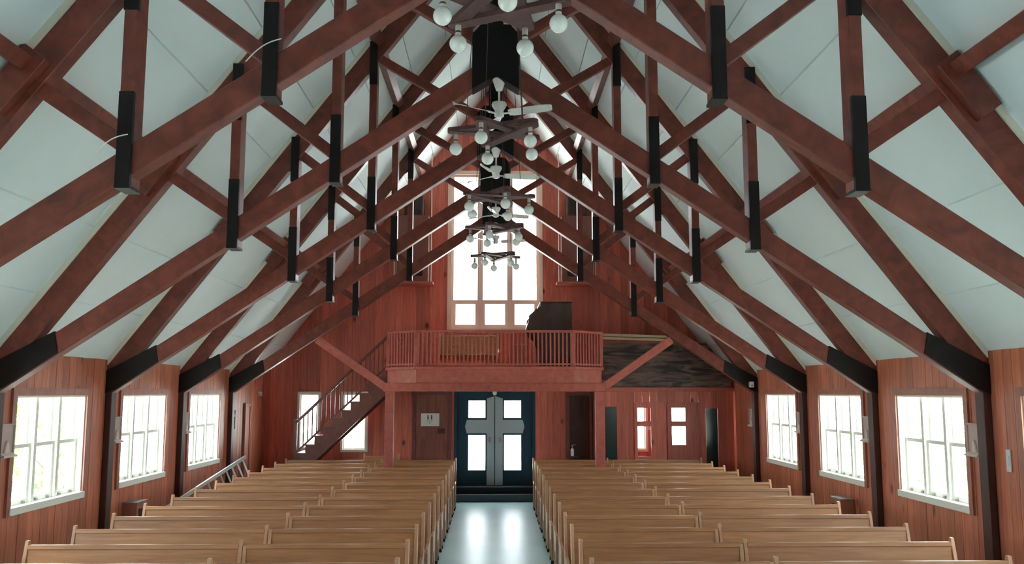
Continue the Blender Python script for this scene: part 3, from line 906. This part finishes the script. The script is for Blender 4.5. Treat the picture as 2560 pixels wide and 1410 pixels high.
# ------------------------------------------------------------------ wall fittings
def plaque(sgn, y, z, label, w=.30, h=.36):
    """relief station plaque, plain generic relief: frame, robed shape, ledge"""
    t = thing('relief_plaque', label, 'plaque', (sgn * (HW - .021), y, z), 'relief plaques on the window walls')
    f = -sgn

    def b(nm, m, d0, d1, a, c, e, g, par=t):
        return box(nm, m, *sorted((f * d0, f * d1)), a, c, e, g, par, .003)
    b('back_plate', 'plaque', 0, .025, -w / 2, w / 2, 0, h)
    for q in ((-w / 2, -w / 2 + .02, 0, h), (w / 2 - .02, w / 2, 0, h), (-w / 2, w / 2, h - .02, h)):
        b('border', 'plaque', .025, .04, *q)
    MB().prism([(-.045, .05), (.045, .05), (.03, .14), (.0, .19), (-.03, .14)], *sorted((f * .025, f * .05)), 'X').build('relief_shape', 'plaque_light', t, .006)
    MB().prism([(f * .0, .0), (f * .085, .015), (f * .085, .03), (f * .02, .06), (0, .06)], -w / 2 + .02, w / 2 - .02, 'Y').build('ledge', 'plaque_light', t)


PL = 1.66
plaque(-1, TY[1] + .27 + .10, PL, 'beige relief plaque between the fourth truss post and the window, stair side')
plaque(-1, TY[2] + .36, PL, 'beige relief plaque between the third truss post and the window, stair side')
plaque(-1, TY[3] + .36, PL, 'beige relief plaque between the second truss post and the window, stair side')
plaque(1, TY[1] + .34, PL, 'beige relief plaque between the fourth truss post and the window, panelled room side')
plaque(1, TY[2] + .36, PL, 'beige relief plaque between the third truss post and the window, panelled room side')
plaque(1, TY[3] + .36, PL, 'beige relief plaque between the second truss post and the window, panelled room side')
plaque(1, TY[4] + .42, PL, 'beige relief plaque on the windowless last bay, panelled room side')
cr = thing('wall_crucifix', 'small dark wall crucifix in a pale niche frame on the windowless last bay', 'crucifix', (-HW + .021, TY[4] + .42, 1.60))
box('back_plate', 'plaque', 0, .015, -.07, .07, 0, .36, cr, .003)
box('upright', 'post_timber', .015, .035, -.02, .02, .03, .40, cr)
box('crossbar', 'plaque_light', .016, .036, -.10, .10, .27, .31, cr)

sw = thing('wall_switch', 'narrow white switch plate on the window wall beside the fourth truss post', 'switch')
box('plate', 'plastic_white', HW - .035, HW - .021, 8.98, 9.06, 1.56, 1.78, sw, .003)
box('rocker', 'plastic_white', HW - .042, HW - .035, 9.0, 9.04, 1.62, 1.72, sw, .002)
for nm, x0, x1, y0, y1, z0, z1, lab in (('sensor', -HW + .021, -HW + .09, 19.75, 19.85, 2.26, 2.36, 'small white sensor box high in the corner above the stair'),
                                         ('sensor', HW - .20, HW - .12, 17.48, 17.578, 2.44, 2.55, 'small white sensor box on the foot of the first truss, panelled room side')):
    t = thing(nm, lab, 'sensor')
    box('case', 'plastic_white', x0, x1, y0, y1, z0, z1, t, .01)
    box('lens', 'metal_grey', x0 + .02, x1 - .02, y0 - .004, y0, z0 + .02, z0 + .05, t)
for s, sd_, yb in ((-1, 'stair side', 12.80), (1, 'panelled room side', 13.02)):
    t = thing('wall_box', 'small red wooden box with grey rim low on the %s wall' % sd_, 'box', group='low wall boxes')
    x0, x1 = sorted((s * (HW - .021), s * (HW - .22)))
    box('case', 'trim_wood', x0, x1, yb, yb + .36, .50, .82, t, .006)
    box('rim', 'metal_grey', x0 - .01, x1 + .01, yb - .012, yb + .372, .82, .84, t, .005)
    box('vent', 'grille', *sorted((s * (HW - .23), s * (HW - .22))), yb + .06, yb + .30, .58, .74, t)

# ladder lying on edge against the stair-side wall
lad = thing('ladder', 'aluminium ladder on its edge leaning on the wall behind the pews', 'ladder')
A = Vector((-5.03, 12.9, .44)); B = Vector((-4.72, 17.42, 1.13))
off = Vector((.16, 0, -.36))
for o0 in (Vector((0, 0, 0)), off):
    p, q = A + o0, B + o0
    d = (q - p).normalized(); u = Vector((1, 0, 0)); w = d.cross(u).normalized()
    mb = MB()
    for c in (p, q):
        for a, b in ((-1, -1), (1, -1), (1, 1), (-1, 1)):
            mb.v.append(tuple(c + u * .014 * a + w * .032 * b))
    mb.f = [(0, 1, 2, 3), (7, 6, 5, 4), (0, 4, 5, 1), (1, 5, 6, 2), (2, 6, 7, 3), (3, 7, 4, 0)]
    mb.build('rail', 'aluminium', lad)
for k in range(16):
    f = (k + .6) / 16.2
    p = A.lerp(B, f)
    MB().cyl(p, p + off, .016, n=8).build('rung', 'aluminium', lad)

# ------------------------------------------------------------------ shrubs outside the windows
def shrub(x, y, h, r, label, seed):
    rd = random.Random(seed)
    t = thing('shrub', label, 'shrub', (x, y, -.6), 'shrubs outside the windows')
    tk = MB().cyl((0, 0, 0), (0, 0, h * .7), .07, .03)
    for k in range(7):
        a = rd.uniform(0, 6.28); z = rd.uniform(.25, .6) * h
        tk.cyl((0, 0, z), (math.cos(a) * r * .7, math.sin(a) * r * .7, z + h * .25), .03, .012, n=6)
    tk.build('trunk', 'bark', t)
    mb = MB()
    for k in range(1500):
        a = rd.uniform(0, 6.28); v = rd.uniform(-1, 1); rr = rd.uniform(.45, 1) ** .5
        c = Vector((math.cos(a) * r * rr * math.sqrt(1 - v * v), math.sin(a) * r * rr * math.sqrt(1 - v * v), h * .6 + v * h * .4 * rr))
        e = Vector((rd.gauss(0, 1), rd.gauss(0, 1), rd.gauss(0, 1))).normalized(); g = e.orthogonal().normalized()
        l = rd.uniform(.06, .11); b = len(mb.v)
        mb.v += [tuple(c - e * l), tuple(c + g * l * .45), tuple(c + e * l), tuple(c - g * l * .45)]
        mb.f.append((b, b + 1, b + 2, b + 3))
    tag(mb.build('foliage', 'leaf', t), kind='stuff')


k = 0
for x, y, h, r, lab in ((-8.6, 14.2, 3.6, 1.3, 'leafy shrub outside the window between fourth and third trusses, stair side'),
                        (-9.0, 19.0, 3.2, 1.2, 'leafy shrub outside the window between third and second trusses, stair side'),
                        (8.8, 15.4, 3.4, 1.2, 'leafy shrub outside the window between fourth and third trusses, panelled room side'),
                        (9.6, 21.5, 3.0, 1.2, 'leafy shrub outside the window between third and second trusses, panelled room side')):
    k += 1
    shrub(x, y, h, r, lab, k)
